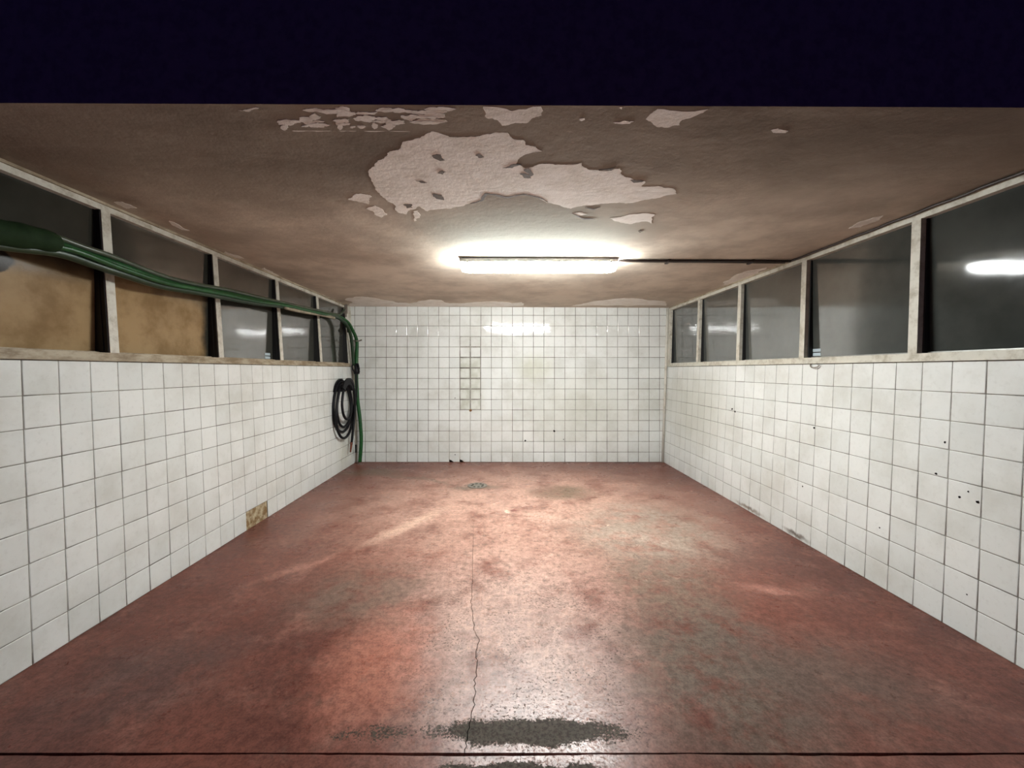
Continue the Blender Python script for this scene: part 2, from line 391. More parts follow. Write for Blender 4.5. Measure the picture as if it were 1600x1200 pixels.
# ---------------------------------------------------------------- structure: ceiling and lintel
CX0, CX1 = -2.50, 2.62
YC = 1.537
def cbox(x0, x1, y0, y1, up, drop=0.0):
    return [(x0, y0, zc(x0, y0) - drop), (x1, y0, zc(x1, y0) - drop), (x1, y1, zc(x1, y1) - drop), (x0, y1, zc(x0, y1) - drop),
            (x0, y0, zc(x0, y0) + up), (x1, y0, zc(x1, y0) + up), (x1, y1, zc(x1, y1) + up), (x0, y1, zc(x0, y1) + up)]
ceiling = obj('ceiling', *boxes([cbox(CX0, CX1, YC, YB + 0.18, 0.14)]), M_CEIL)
tag(ceiling, 'low sooty brown ceiling with flaking paint', 'ceiling', kind='structure')
DL = 0.005
front = obj('wall_front', *boxes([cbox(-4.2, 4.2, YF, YC, 1.3, DL)]), M_CEIL)
front.data.materials.append(M_LINTEL)
for p_ in front.data.polygons:
    if abs(p_.normal.y) > 0.5: p_.material_index = 1
tag(front, 'dark concrete lintel over the bay opening, unlit towards the camera', 'lintel', kind='structure')
v, f = boxes([(-4.2, XL2 - 0.16, YF, YC, 0, 2.22), (XR2 + 0.16, 4.2, YF, YC, 0, 2.20)])
obj('jamb', v, f, M_LINTEL, front)

def jag(pts, depth=4, amp=0.16):
    pts = [Vector((p.x, p.y)) for p in pts]
    for _ in range(depth):
        out = []
        for i, a in enumerate(pts):
            b_ = pts[(i + 1) % len(pts)]; d = b_ - a; out.append(a)
            if d.length > 0.006: out.append((a + b_) / 2 + Vector((-d.y, d.x)) * random.uniform(-amp, amp))
        pts = out
    return pts
def patch(name, px, mat, off=0.0, amp=0.16, depth=4, parent=None, thick=0.0012, plane=None):
    drop = DL if plane == 'lintel' else 0.0
    q = jag([ceil_pt(x, y, drop) for x, y in px], depth, amp)
    ylo, yhi = (YF + 0.001, YC - 0.001) if plane == 'lintel' else (YC + 0.002, YB - 0.010)
    q = [Vector((a.x, min(max(a.y, ylo), yhi))) for a in q]
    n = len(q); vs = [(a.x, a.y, zc(a.x, a.y) - drop - off - thick) for a in q] + [(a.x, a.y, zc(a.x, a.y) - drop - off + 0.0005) for a in q]
    area = sum(q[i].x * q[(i + 1) % n].y - q[(i + 1) % n].x * q[i].y for i in range(n))
    top = tuple(range(n)); top = top[::-1] if area > 0 else top
    fs = [top] + [(i, (i + 1) % n, n + (i + 1) % n, n + i) for i in range(n)]
    return obj(name, vs, fs, mat, parent or ceiling)
MAIN = [(662, 212), (675, 205), (690, 209), (702, 214), (728, 214), (755, 210), (774, 206.5), (793, 207), (802, 217), (817, 218), (821, 226), (837, 229),
        (847, 236), (829, 239), (812, 246), (806, 256), (821, 263), (843, 256), (876, 257), (909, 254), (920, 265), (947, 267), (969, 263), (978, 277), (1008, 283),
        (1002, 291), (1049, 294), (1057, 303), (1024, 310), (997, 315), (958, 317), (920, 321), (892, 326), (854, 316), (837, 306), (818, 302), (791, 306),
        (760, 301), (752, 313), (727, 320), (705, 326), (668, 330), (655, 322), (635, 335), (622, 332), (617, 320), (602, 310), (590, 300), (585, 290), (580, 280), (576, 270), (585, 256),
        (600, 247), (605, 239), (625, 232), (630, 221), (647, 217)]
tag(patch('flaked_patch', MAIN, M_FLAKE, amp=0.13), 'large pale bare patch where the paint has flaked')
for q in ([(544, 312), (553, 305), (562, 302), (574, 304), (581, 307), (575, 319), (560, 315)], [(572, 326), (578, 323), (586, 321), (596, 326), (605, 335), (596, 340), (585, 333)],
          [(953, 341), (970, 339), (991, 334), (1023, 335), (1020, 349), (1003, 346), (986, 350), (965, 346)], [(646, 330), (654, 328), (656, 340), (648, 346)],
          [(893, 334), (906, 331), (918, 334), (907, 337)],
          # along the back wall
          [(541, 478), (541, 466), (556, 463.5), (580, 465), (600, 469), (622, 473), (640, 474), (655, 470), (672, 468), (690, 469), (702, 474), (725, 474), (752, 472), (770, 471), (800, 474), (816, 472), (815, 478)],
          [(893, 478), (915, 474), (935, 470), (960, 467), (990, 466), (1012, 469), (1030, 470), (1041, 472), (1042, 478), (980, 478)],
          # beside the window frames
          [(518, 118 + 356), (530, 474), (512, 464), (492, 458), (486, 455), (484, 459), (500, 466)], [(445, 437), (428, 427), (414, 418), (409, 420), (430, 433)],
          [(382, 404), (366, 398), (352, 393), (350, 396), (368, 403)], [(296, 360), (275, 349), (264, 345), (268, 351), (284, 359)],
          [(214, 325), (190, 315), (178, 316), (198, 326)], [(1198, 418), (1170, 423), (1140, 437), (1128, 446), (1148, 444), (1180, 430)],
          [(1326, 357), (1350, 345), (1380, 337), (1376, 343), (1345, 355)]):
    patch('flaked_patch', q, M_FLAKE, depth=3)
for q in ([(675, 243), (682, 240), (689, 241), (695, 250), (688, 251), (679, 247)], [(684, 270), (692, 266), (696, 268), (692, 272)], [(650, 282), (660, 282), (667, 285), (658, 285)],
          [(676, 302), (690, 304), (694, 312), (682, 310)], [(743, 242), (749, 239), (756, 245), (748, 246)], [(786, 262), (797, 258), (815, 257), (800, 262)],
          [(630, 319), (644, 319), (645, 324), (636, 325)], [(812, 271), (828, 272), (830, 278), (818, 277)], [(997, 361), (1001, 359), (1004, 361), (1000, 363)]):
    patch('paint_remnant', q, M_REMNANT, off=0.0013, depth=3)
for q in ([(735, 318), (752, 312), (758, 301), (775, 303), (791, 307), (806, 304), (820, 302.5), (840, 307), (856, 316), (841, 309), (821, 304.5), (806, 306), (791, 309.5), (774, 305), (760, 303.5), (754, 313.5)],
          [(914, 324), (926, 326), (938, 323), (927, 328)], [(894, 333), (912, 341), (930, 342), (912, 343)], [(826, 262), (818, 265), (830, 275), (834, 272)],
          [(935, 265), (958, 262), (963, 259), (955, 266)], [(985, 281), (1006, 282), (1003, 284), (990, 285)]):
    patch('paint_crack', q, M_REMNANT, off=0.0013, depth=2, amp=0.08)
# flaking on the lintel underside
for q in ([(755, 166), (845, 166), (846, 180), (832, 184), (822, 192), (800, 193), (785, 196), (778, 188), (760, 184)], [(1009, 186), (1016, 178), (1027, 170), (1107, 170), (1088, 180), (1066, 187), (1062, 195), (1049, 197), (1027, 198), (1018, 191)],
          [(1203, 203), (1216, 200), (1232, 204), (1226, 208), (1208, 207)], [(958, 191), (976, 188), (991, 189), (984, 193), (966, 193)], [(372, 172), (392, 169), (405, 168), (390, 174)],
          [(905, 185), (913, 184), (914, 187), (908, 189)], [(967, 168), (973, 167), (971, 171)]):
    patch('flaked_patch', q, M_FLAKE, plane='lintel', parent=front, depth=3)
for k in range(46):
    cx = random.uniform(440, 690); cy = random.uniform(169, 199); rx = random.uniform(8, 34) * (0.5 if cy > 190 else 1); ry = random.uniform(1.5, 5)
    q = [(cx + rx * math.cos(a * 0.785) * random.uniform(0.6, 1.2), cy + ry * math.sin(a * 0.785) * random.uniform(0.5, 1.3)) for a in range(8)]
    patch('flaked_patch', q, M_FLAKE, plane='lintel', parent=front, depth=2, off=0.00002 * k)
for x0, x1 in ((455, 520), (528, 560), (566, 645), (683, 745), (752, 800), (806, 850), (856, 930), (940, 1010)):
    patch('flaked_edge', [(x0, 203.2), ((x0 + x1) / 2, 202.6), (x1, 203.2), (x1 - 5, 204.6), ((x0 + x1) / 2, 204.2), (x0 + 4, 204.6)], M_FLAKE, depth=2, parent=ceiling, amp=0.05, off=0.0004)

# ---------------------------------------------------------------- structure: walls
def wall_prism(name, panel, u0, u1, v0, v1, back, mat, lab):
    o = obj(name, *boxes([panel.box(u0, u1, v0, v1, -back, -TH)]), mat)
    return tag(o, lab, 'wall', kind='structure')
wl = wall_prism('wall_left', pl_l, YF, YB + 0.15, 0, SILL + 0.002, 0.15, M_PLASTER, 'white tiled low wall under the left windows, two tiles missing at the floor')
wr = wall_prism('wall_right', pl_r, YF, YB + 0.15, 0, SILL + 0.002, 0.15, M_PLASTER, 'white tiled low wall under the right windows')
wb = obj('wall_back', *boxes([(-2.36, 2.52, YB + TH, YB + 0.16, 0, 2.36)]), M_PLASTER)
tag(wb, 'white square tiled back wall from floor to ceiling', 'wall', kind='structure')

TILES = {}
def tile_mesh(wd, ht, mat, chip=None):
    key = (round(wd, 4), round(ht, 4), mat.name, chip)
    if key in TILES: return TILES[key]
    a, c = wd / 2, ht / 2; bv = 0.0034
    if chip is None: ring = [(-1, -1), (1, -1), (1, 1), (-1, 1)]; outl = [(x * a, y * c) for x, y in ring]
    else:  # lower-left corner broken off
        outl = [(-a + chip, -c), (a, -c), (a, c), (-a, c), (-a, -c + chip * 0.55), (-a + chip * 0.45, -c + chip * 0.42)]
    n = len(outl); vs = []
    for ins, z in ((0, -TH), (0, -bv * 0.9), (bv * 0.3, -bv * 0.28), (bv, 0)):
        for x, y in outl:
            sx, sy = 1 - ins / a, 1 - ins / c; vs.append((x * sx, y * sy, z))
    fs = []
    for l in range(3): fs += [(l * n + i, l * n + (i + 1) % n, (l + 1) * n + (i + 1) % n, (l + 1) * n + i) for i in range(n)]
    fs.append(tuple(3 * n + i for i in range(n)))
    me = mesh('tile', vs, fs, mat)
    me.polygons.foreach_set('use_smooth', [n <= i < 3 * n for i in range(len(fs))])
    TILES[key] = me; return me
def tile_wall(wall, panel, us, vs_, mat, skip=(), stuff_rows=(), gap=0.0032, repair=None, chips=None, mirror=False):
    """us, vs_: grout line positions; every cell between is one tile"""
    gv, gf, sv, sf = [], [], [], []
    for j in range(len(vs_) - 1):
        for i in range(len(us) - 1):
            if (i, j) in skip: continue
            u0, u1, v0, v1 = us[i], us[i + 1], vs_[j], vs_[j + 1]
            if u1 - u0 < 0.02 or v1 - v0 < 0.02: g = 0.003
            else: g = gap
            k = len(gv); chip = (chips or {}).get((i, j))
            if not chip:
                gv += panel.box(u0, u1, v0, v1, -TH - 0.002, -0.0022)
                gf += [tuple(x + k for x in q) for q in (BOXF if not mirror else [q[::-1] for q in BOXF])]
            m = mat
            if repair and repair(i, j): m = M_TILE_R; g *= 3.0
            me = tile_mesh(u1 - u0 - g, v1 - v0 - g, m, chip)
            mt = panel.mat((u0 + u1) / 2 + random.uniform(-1, 1) * 0.0006, (v0 + v1) / 2 + random.uniform(-1, 1) * 0.0006, random.uniform(-0.0005, 0.0003))
            mt = mt @ Matrix.Rotation(random.gauss(0, 0.0022), 4, 'X') @ Matrix.Rotation(random.gauss(0, 0.0022), 4, 'Y')
            if mirror: mt = mt @ Matrix.Scale(1, 4)
            if j in stuff_rows:
                k = len(sv); sv += [mt @ x.co for x in me.vertices]; sf += [tuple(k + x for x in p_.vertices) for p_ in me.polygons]
            else:
                o = bpy.data.objects.new('tile', me); o.matrix_local = mt; link(o, wall)
    obj('grout', gv, gf, M_GROUT, wall)
    if sv:
        o = obj('tile_courses', sv, sf, mat, wall)
        o['kind'] = 'stuff'; o['label'] = 'upper courses of white square tiles'
rows = [P * k for k in range(10)]
rows[-1] = SILL
def cols(first, lo, hi):
    k = math.ceil((lo - first) / P - 1e-6); c = [lo] if first + k * P - lo > 0.012 else []
    while first + k * P < hi - 0.012: c.append(first + k * P); k += 1
    return c + [hi]
cl_ = cols(1.797, YF, YB); miss = [i for i, u in enumerate(cl_) if 3.28 < u < 3.46]
tile_wall(wl, pl_l, cl_, rows, M_TILE, skip={(i, 0) for i in miss})
# right wall: use a panel whose normal is consistent (u reversed keeps it right handed)
pl_rt = Panel((XR0, 0, 0), (0, -1, 0), (XR1 - XR0, 0, SILL))
cr_ = [-u for u in reversed(cols(1.949, YF, YB))]
tile_wall(wr, pl_rt, cr_, rows, M_TILE)
XBL, XBR = -2.06, 2.262
cb_ = cols(-1.967, -2.267, 2.383)
rb_ = [0.0] + [0.143 + P * k for k in range(14)] + [2.224]
pl_bt = Panel((0, YB, 0), (1, 0, 0), (0, 0, 1)); 
def rep(i, j): return i in (rep_c, rep_c + 1) and 5 <= j <= 11
rep_c = min(range(len(cb_)), key=lambda i: abs(cb_[i] - (718.5 - VX) / 16.42 * P))
tile_wall(wb, pl_bt, cb_, rb_, M_TILE_B, stuff_rows=range(10, 15), gap=0.0055, repair=rep,
          chips={(rep_c - 1, 0): 0.058, (rep_c, 0): 0.06})
# pier of plaster at each end of the window bands
o = obj('pier', *boxes([pw_l.box(5.635, YB + 0.01, 0.0, zc(-2.2, 5.7) - SILL + 0.002, -0.15, 0.004)]), M_WPLASTER, wl)
o['label'] = 'off-white plaster pier at the end of the left windows'
o = obj('pier', *boxes([pw_r.box(5.705, YB + 0.01, 0.0, zc(2.36, 5.7) - SILL + 0.002, -0.15, 0.004)]), M_WPLASTER, wr)
# rounded plaster fillet in the right corner
obj('corner_fillet', *tube([Vector((XR0 - 0.012, YB - 0.006, 0.0)), Vector((XR1 - 0.02, YB - 0.006, SILL)), Vector((XR2 - 0.022, YB - 0.006, 2.19))], 0.018, 8), M_WPLASTER, wr, True)
obj('corner_fillet', *tube([Vector((XL0 + 0.004, YB - 0.006, 0.0)), Vector((XL1 + 0.006, YB - 0.006, SILL)), Vector((XL2 + 0.012, YB - 0.006, 2.2))], 0.020, 8), M_WPLASTER, wl, True)
# drill holes and dark discs behind chips in the tiles
def disc(c, n, r, th=0.0012, seg=9):
    n = Vector(n).normalized(); a = n.orthogonal().normalized(); b_ = n.cross(a); c = Vector(c)
    rs = [r * random.uniform(0.7, 1.25) for _ in range(seg)]
    vs = [c + (a * math.cos(2 * math.pi * k / seg) + b_ * math.sin(2 * math.pi * k / seg)) * rs[k] + n * (th * l) for l in (-1, 1) for k in range(seg)]
    return vs, [tuple(range(seg))[::-1], tuple(range(seg, 2 * seg))] + [(k, (k + 1) % seg, seg + (k + 1) % seg, seg + k) for k in range(seg)]
for px, py, r_ in ((866, 673.5, 0.016), (820.5, 688.5, 0.014), (880.5, 686.5, 0.007), (711, 622, 0.007), (711, 710.5, 0.008)):
    obj('drill_hole', *disc(at(px, py, YB), (0, -1, 0), r_), M_DARK, wb)
for px, py, r_ in ((1476.5, 691, 0.006), (1462.5, 740, 0.006), (1499.5, 776.5, 0.006), (1528, 784.5, 0.0075), (1144, 639, 0.011), (1148.5, 643, 0.009), (1272, 668.5, 0.008), (1254, 760, 0.006), (1511, 929, 0.004), (1374.5, 824.5, 0.005), (1513, 768, 0.004)):
    dx, dz = (px - VX) / F, (VY - py) / F; k = (XR1 - XR0) / SILL
    tt = (XR0 + k * H) / (dx - k * dz)
    obj('drill_hole', *disc((dx * tt, tt, H + dz * tt), pl_r.n, r_), M_DARK, wr)
for i_ in (rep_c - 1, rep_c):
    obj('chip_hole', *disc((cb_[i_] + 0.022, YB + TH - 0.002, 0.018), (0, -1, 0), 0.034), M_DARK, wb)
# rusty screw remnant and white filler on the repaired strip
obj('rust_stain', *disc(at(735, 641.5, YB), (0, -1, 0), 0.020, 0.0015, 11), simple('rust_brown', (0.20, 0.09, 0.02), 0.8), wb)

# ---------------------------------------------------------------- windows
def window(name, panel, centres, ends, glass, side, lab):
    W = empty(name, (panel.p(YF, 0).x, (YF + YB) / 2, SILL)); inv = Matrix.Translation(-W.location)
    tag(W, lab, 'window', kind='structure')
    rev = side < 0
    def part(nm, bl, mat, lbl=None):
        v, f = boxes(bl); v = [inv @ Vector(q) for q in v]
        if rev: f = [q[::-1] for q in f]
        o = obj(nm, v, f, mat, W)
        if lbl: o['label'] = lbl
        return o
    u0, u1 = YF, ends
    xs = panel.p(0, 0.86).x
    top = lambda u: (zc(xs, max(u, YC)) - SILL) / panel.v.z - 0.001
    part('sill_rail', [panel.box(u0, u1, 0.0, 0.018, -0.09, 0.016), panel.box(u0, u1, 0.018, 0.046, -0.08, 0.010)], M_SILL if side > 0 else M_FRAME)
    part('top_rail', [panel.box(u0, u1, top(u0) - 0.046, top(u0) - 0.006, -0.06, 0.010, top(u1) - 0.046, top(u1) - 0.006)], M_FRAME)
    part('ceiling_bead', [panel.box(u0, u1, top(u0) - 0.014, top(u0), -0.06, 0.020 if side > 0 else 0.016, top(u1) - 0.014, top(u1))], M_SILL)
    cs = list(centres)
    for c in cs:
        part('mullion', [panel.box(c - 0.026, c + 0.026, 0.046, top(c) - 0.046, -0.075, 0.012)], M_FRAME)
    part('jamb', [panel.box(u1 - 0.05, u1, 0.046, top(u1) - 0.046, -0.075, 0.010)], M_FRAME)
    edges = [u0] + cs + [u1 - 0.024]
    panes = []
    for a, b_ in zip(edges[:-1], edges[1:]):
        lo, hi = a + 0.026 * (a > u0), b_ - 0.026
        nb, nt_ = (-0.066, -0.022) if side > 0 else (-0.055, -0.030)
        q = panel.box(lo, hi, 0.044, top(lo) - 0.044, 0, 0, None, top(hi) - 0.044)
        q = [p_ + panel.n * ((nb if i_ < 4 else nt_) + (0.0025 if i_ % 4 in (2, 3) else -0.0025)) for i_, p_ in enumerate(q)]
        pn = part('pane', [q], glass)
        panes.append((pn, lo, hi))
        # black rubber seal and aluminium beads held against the far mullion's near side
        part('seal', [panel.box(hi - 0.008, hi, 0.046, top(hi) - 0.046, -0.075, -0.018)], M_SEAL_SHADE)
        part('mullion_shade', [panel.box(hi - 0.004, hi, 0.046, top(hi) - 0.046, -0.018, 0.006)] if side > 0 else [panel.box(lo, lo + 0.004, 0.046, top(lo) - 0.046, -0.020, 0.006)], M_SEAL_SHADE)  # black strip added as painted shade on the mullion's side face
        if side < 0:
            part('glazing_bead', [panel.box(lo, lo + 0.008, 0.046, top(lo) - 0.30, -0.060, -0.020)], M_BEAD)
            part('glazing_bead', [panel.box(lo + 0.016, lo + 0.021, 0.046, top(lo) - 0.30, -0.050, -0.032)], M_BEAD)
    part('bottom_bead', [panel.box(u0, u1 - 0.05, 0.046, 0.056, -0.062, -0.040)], M_BEAD if side < 0 else M_SILL)
    return W, panes, inv
W1, panes1, inv1 = window('window_1', pw_l, (2.222, 3.065, 3.905, 4.752), 5.635, M_GLASS_L, 1, 'left band of five dark panes in a grimy cream frame')
W2, panes2, inv2 = window('window_2', pw_r, (2.296, 3.150, 4.008, 4.842), 5.705, M_GLASS_R, -1, 'right band of five dark panes in a cream frame')
def sticker(panel, pane, inv, u, rev):
    nf = lambda vv: (-0.055 + (vv - 0.044) / 0.78 * 0.025 if rev else -0.066 + (vv - 0.044) / 0.78 * 0.044) + 0.0027
    bl = [panel.box(u, u + 0.082, a, a + 0.023, nf(a), nf(a + 0.023) + 0.0006) for a in (0.062, 0.093)]
    v, f = boxes(bl); v = [inv @ Vector(q) for q in v]
    o = obj('sticker', v, [q[::-1] for q in f] if rev else f, M_STICKER, pane); o['label'] = 'small pale blue two-bar sticker'
sticker(pw_l, panes1[2][0], inv1, panes1[2][2] - 0.130, False)
sticker(pw_r, panes2[1][0], inv2, panes2[1][2] - 0.085, True)

# ---------------------------------------------------------------- fluorescent lamp
LX0, LX1, LY = -0.346, 0.925, 3.30
zt = zc(0.3, LY)
lamp = empty('ceiling_lamp', ((LX0 + LX1) / 2, LY, zt))
tag(lamp, 'long lit fluorescent batten lamp with white diffuser on the ceiling', 'lamp')
li = Matrix.Translation(-lamp.location)
def loft(sections):
    """sections: list of (x, [(y,z)...]) rings"""
    n = len(sections[0][1]); vs = [Vector((x, y, z)) for x, r_ in sections for y, z in r_]; fs = []
    for i in range(len(sections) - 1):
        fs += [(i * n + k, i * n + (k + 1) % n, (i + 1) * n + (k + 1) % n, (i + 1) * n + k) for k in range(n)]
    fs += [tuple(range(n))[::-1], tuple((len(sections) - 1) * n + k for k in range(n))]
    return vs, fs
def lpart(nm, vf, mat, smooth=False, parent=None):
    v, f = vf; o = obj(nm, [li @ Vector(q) for q in v], f, mat, parent or lamp, smooth); return o
def ring(hw_t, hw_b, z0, z1): return [(LY - hw_t, z1), (LY - hw_b, z0), (LY + hw_b, z0), (LY + hw_t, z1)]
zb = zt - 0.036
lpart('housing', loft([(LX0 - 0.004, ring(0.050, 0.062, zb + 0.004, zt - 0.003)), (LX0 + 0.012, ring(0.056, 0.070, zb, zt - 0.001)), (LX1 - 0.012, ring(0.056, 0.070, zb, zt - 0.001)), (LX1 + 0.004, ring(0.050, 0.062, zb + 0.004, zt - 0.003))]), M_HOUSING)
def dring(k, dz): return [(LY - 0.058 * k, zb - 0.001), (LY - 0.056 * k, zb - 0.045 * dz), (LY - 0.038 * k, zb - 0.066 * dz), (LY, zb - 0.071 * dz), (LY + 0.038 * k, zb - 0.066 * dz), (LY + 0.056 * k, zb - 0.045 * dz), (LY + 0.058 * k, zb - 0.001)]
lpart('diffuser', loft([(LX0, dring(0.92, 0.5)), (LX0 + 0.012, dring(0.97, 0.85)), (LX0 + 0.06, dring(1, 1)), (LX1 - 0.06, dring(1, 1)), (LX1 - 0.012, dring(0.97, 0.85)), (LX1, dring(0.92, 0.5))]), M_DIFF)
for x in (LX0 + 0.06, 0.106, 0.470, LX1 - 0.06):
    for s_ in (-1, 1):
        v, f = boxes([(x - 0.009, x + 0.009, LY + s_ * 0.0715 - 0.003, LY + s_ * 0.0715 + 0.003, zb - 0.014, zb + 0.016)])
        lpart('clip', (v, f), M_CLIP)
# supply cables across the ceiling
def czl(x, y, d): return Vector((x, y, zc(x, y) - d))
c1 = obj('ceiling_cable', *tube([czl(LX1 - 0.02, 3.285, 0.020), czl(LX1 + 0.06, 3.285, 0.012), czl(1.6, 3.282, 0.012), czl(2.05, 3.275, 0.012), czl(2.33, 3.268, 0.014)], 0.010, 8), M_CABLE, None, True)
tag(c1, 'dark cable nearer the camera from lamp to right window frame', 'cable', 'lamp supply cables')
c2 = obj('ceiling_cable', *tube([czl(LX1 - 0.02, 3.325, 0.018), czl(LX1 + 0.06, 3.327, 0.009), czl(1.7, 3.330, 0.009), czl(2.33, 3.335, 0.010)], 0.0075, 8), M_CONDUIT, None, True)
tag(c2, 'thin brownish cable on the far side of the pair from lamp to right frame', 'cable', 'lamp supply cables')
for x in (1.35, 2.03):
    p0 = czl(x, 3.30, 0.012); v, f = boxes([(x - 0.011, x + 0.011, 3.266, 3.345, p0.z - 0.012, p0.z + 0.010)])
    tag(obj('cable_clip', v, f, M_CABLE), 'dark clip over the ceiling cables ' + ('midway to the lamp' if x < 1.5 else 'beside the right window frame'), 'clip', 'cable clips')
# cable that runs on along the top of the right window frame towards the opening
pts = []
for i in range(26):
    y = 3.27 - i * (3.27 - 1.56) / 25; x = pw_r.p(0, 0.84).x - 0.026 + 0.004 * math.sin(i * 1.9)
    pts.append(czl(x, y, 0.009 + 0.004 * abs(math.sin(i * 0.8))))
tag(obj('wall_cable', *tube(pts, 0.0075, 8), M_CABLE, None, True), 'dark cable along the top edge of the right window frame', 'cable')
# small wire curl under the right sill
hp = at(1270, 573, 3.02 * 1.0); hx = pl_r.p(0, 1.35).x
cpts = [Vector((hx - 0.004, 3.06, 1.362)), Vector((hx - 0.014, 3.05, 1.342)), Vector((hx - 0.020, 3.02, 1.332)), Vector((hx - 0.016, 2.985, 1.336)), Vector((hx - 0.008, 2.97, 1.350))]
tag(obj('wire_hook', *tube(spline(cpts, 6), 0.004, 6), M_STEEL, None, True), 'small curled wire hook under the right window sill', 'hook')

# ---------------------------------------------------------------- hoses along the left windows
def wpt(px, py, X): t_ = X * F / (px - VX); return at(px, py, t_)
def wob(pts, a, ph): return [p + Vector((a * 0.5 * math.sin(i * 0.37 + ph), 0, a * math.sin(i * 0.23 + ph * 1.7))) for i, p in enumerate(pts)]
XH = -2.085
line = [(-40, 352), (30, 364), (88, 377), (140, 396), (185, 412), (250, 435), (300, 447), (348, 456), (400, 467), (442, 475), (480, 484), (505, 489)]
base = [wpt(x, y, XH) for x, y in line]
# main green hose: along the window, round the corner, down to the floor
down = [at(525, 493, 5.18), at(541, 501, 5.42), at(550, 514, 5.56), at(557, 531, 5.64), at(557.5, 550, 5.66), at(557, 570, 5.66), at(557, 587, 5.66), at(557.5, 603, 5.66), at(558.5, 622, 5.66),
        at(561, 643, 5.66), at(563, 663, 5.65), at(564.5, 682, 5.64), at(563.5, 705, 5.63), at(562.5, 722, 5.62)]
down[-1].z = 0.03
mp = spline([p + Vector((0, 0, -0.012)) for p in base] + down, 8)
def rmain(u): return 0.0195 if u < 0.52 else 0.0195 + 0.0055 * min(1, (u - 0.52) / 0.12)
gh = obj('green_hose', *tube(wob(mp, 0.003, 0.3), rmain, 12), M_GREEN, None, True)
tag(gh, 'bright green hose along the left windows, dropping down the back corner to the floor', 'hose')
# dark sleeve at the near end
sl = spline([wpt(x, y, XH + 0.01) for x, y in ((-60, 352), (0, 364), (40, 370), (68, 376), (92, 382))], 8)
def rs(u): return 0.061 * (1 + 0.03 * math.sin(u * 19)) * (1.0 - 0.22 * u) * (1 if u < 0.86 else max(0.55, 1 - ((u - 0.86) / 0.14) ** 2 * 0.45))
o = obj('sleeve', *tube(sl, rs, 14), M_SLEEVE, gh, True); o['label'] = 'thick dark green wrapping'
# second green hose under it
p2 = spline([p + Vector((0.004, 0, -0.064 + 0.0042 * i)) for i, p in enumerate(base)] + [at(523, 495, 5.14) + Vector((0.01, 0, 0)), at(539, 505, 5.40), at(547, 519, 5.52), at(550, 540, 5.58), at(553, 571, 5.63)], 8)
tag(obj('green_hose', *tube(wob(p2, 0.004, 1.9), 0.022, 10), M_DGREEN, None, True), 'dark green hose, lowest strand of the bundle across the left windows', 'hose')
p3 = spline([p + Vector((0.004, 0, 0.024 - 0.001 * i)) for i, p in enumerate(base)] + [at(520, 490, 5.12), at(531, 491, 5.32), at(538, 484, 5.45)], 8)
tag(obj('grey_hose', *tube(wob(p3, 0.004, 4.0), 0.015, 10), M_GREYHOSE, None, True), 'grey-green thin hose, topmost strand of the bundle across the left windows', 'hose')
p5 = spline([p + Vector((0.034, 0, -0.034 + 0.002 * i)) for i, p in enumerate(base[1:])] + [at(519, 492, 5.10)], 8)
tag(obj('green_hose', *tube(wob(p5, 0.004, 2.9), 0.015, 10), M_GREEN, None, True), 'green hose on the room side of the bundle, ending at the last left pane', 'hose')
p4 = spline([wpt(444, 480, XH + 0.02), wpt(465, 485.5, XH + 0.02), wpt(485, 489, XH + 0.02), wpt(505, 492.5, XH + 0.02), wpt(522, 497, XH + 0.02)], 8)
tag(obj('beige_pipe', *tube(p4, 0.0175, 10), M_BEIGE, None, True), 'short beige pipe strapped under the hoses at the last left panes', 'pipe')
# dark pipe bracket in the top corner
bp = at(541, 484, 5.60)
v, f = merge(boxes([(bp.x - 0.030, bp.x + 0.020, 5.565, 5.60, bp.z - 0.055, bp.z + 0.070)]), tube([Vector((bp.x + 0.0, 5.58, bp.z - 0.10)), Vector((bp.x, 5.58, bp.z + 0.085))], 0.017, 10))
tag(obj('pipe_bracket', v, f, M_CONDUIT), 'dark grey pipe bracket in the top left back corner', 'bracket')
v, f = disc(at(543, 517, 5.62), (0.3, -1, 0), 0.026, 0.012, 12)
tag(obj('wall_plug', v, f, M_BLACK), 'small black round fitting on the plaster pier behind the hoses', 'fitting')
# clamp with two wings
cp = at(557.5, 533, 5.64)
cl = empty('hose_clamp', cp); tag(cl, 'dark butterfly clamp round the green hose near the back corner', 'clamp')
r0 = [Vector((math.cos(a) * 0.027, math.sin(a) * 0.027, 0)) for a in [2 * math.pi * k / 16 for k in range(16)]]
obj('band', *tube(r0, 0.007, 8, True), M_CONDUIT, cl, True)
for s_ in (-1, 1):
    q = [(s_ * 0.026, -0.012, -0.007), (s_ * 0.026, 0.0, -0.007), (s_ * 0.072, 0.0, 0.004), (s_ * 0.072, -0.012, 0.004), (s_ * 0.026, -0.012, 0.009), (s_ * 0.026, 0.0, 0.009), (s_ * 0.072, 0.0, 0.026), (s_ * 0.072, -0.012, 0.026)]
    obj('wing', q, [q_ if s_ < 0 else q_[::-1] for q_ in BOXF], M_CONDUIT, cl)
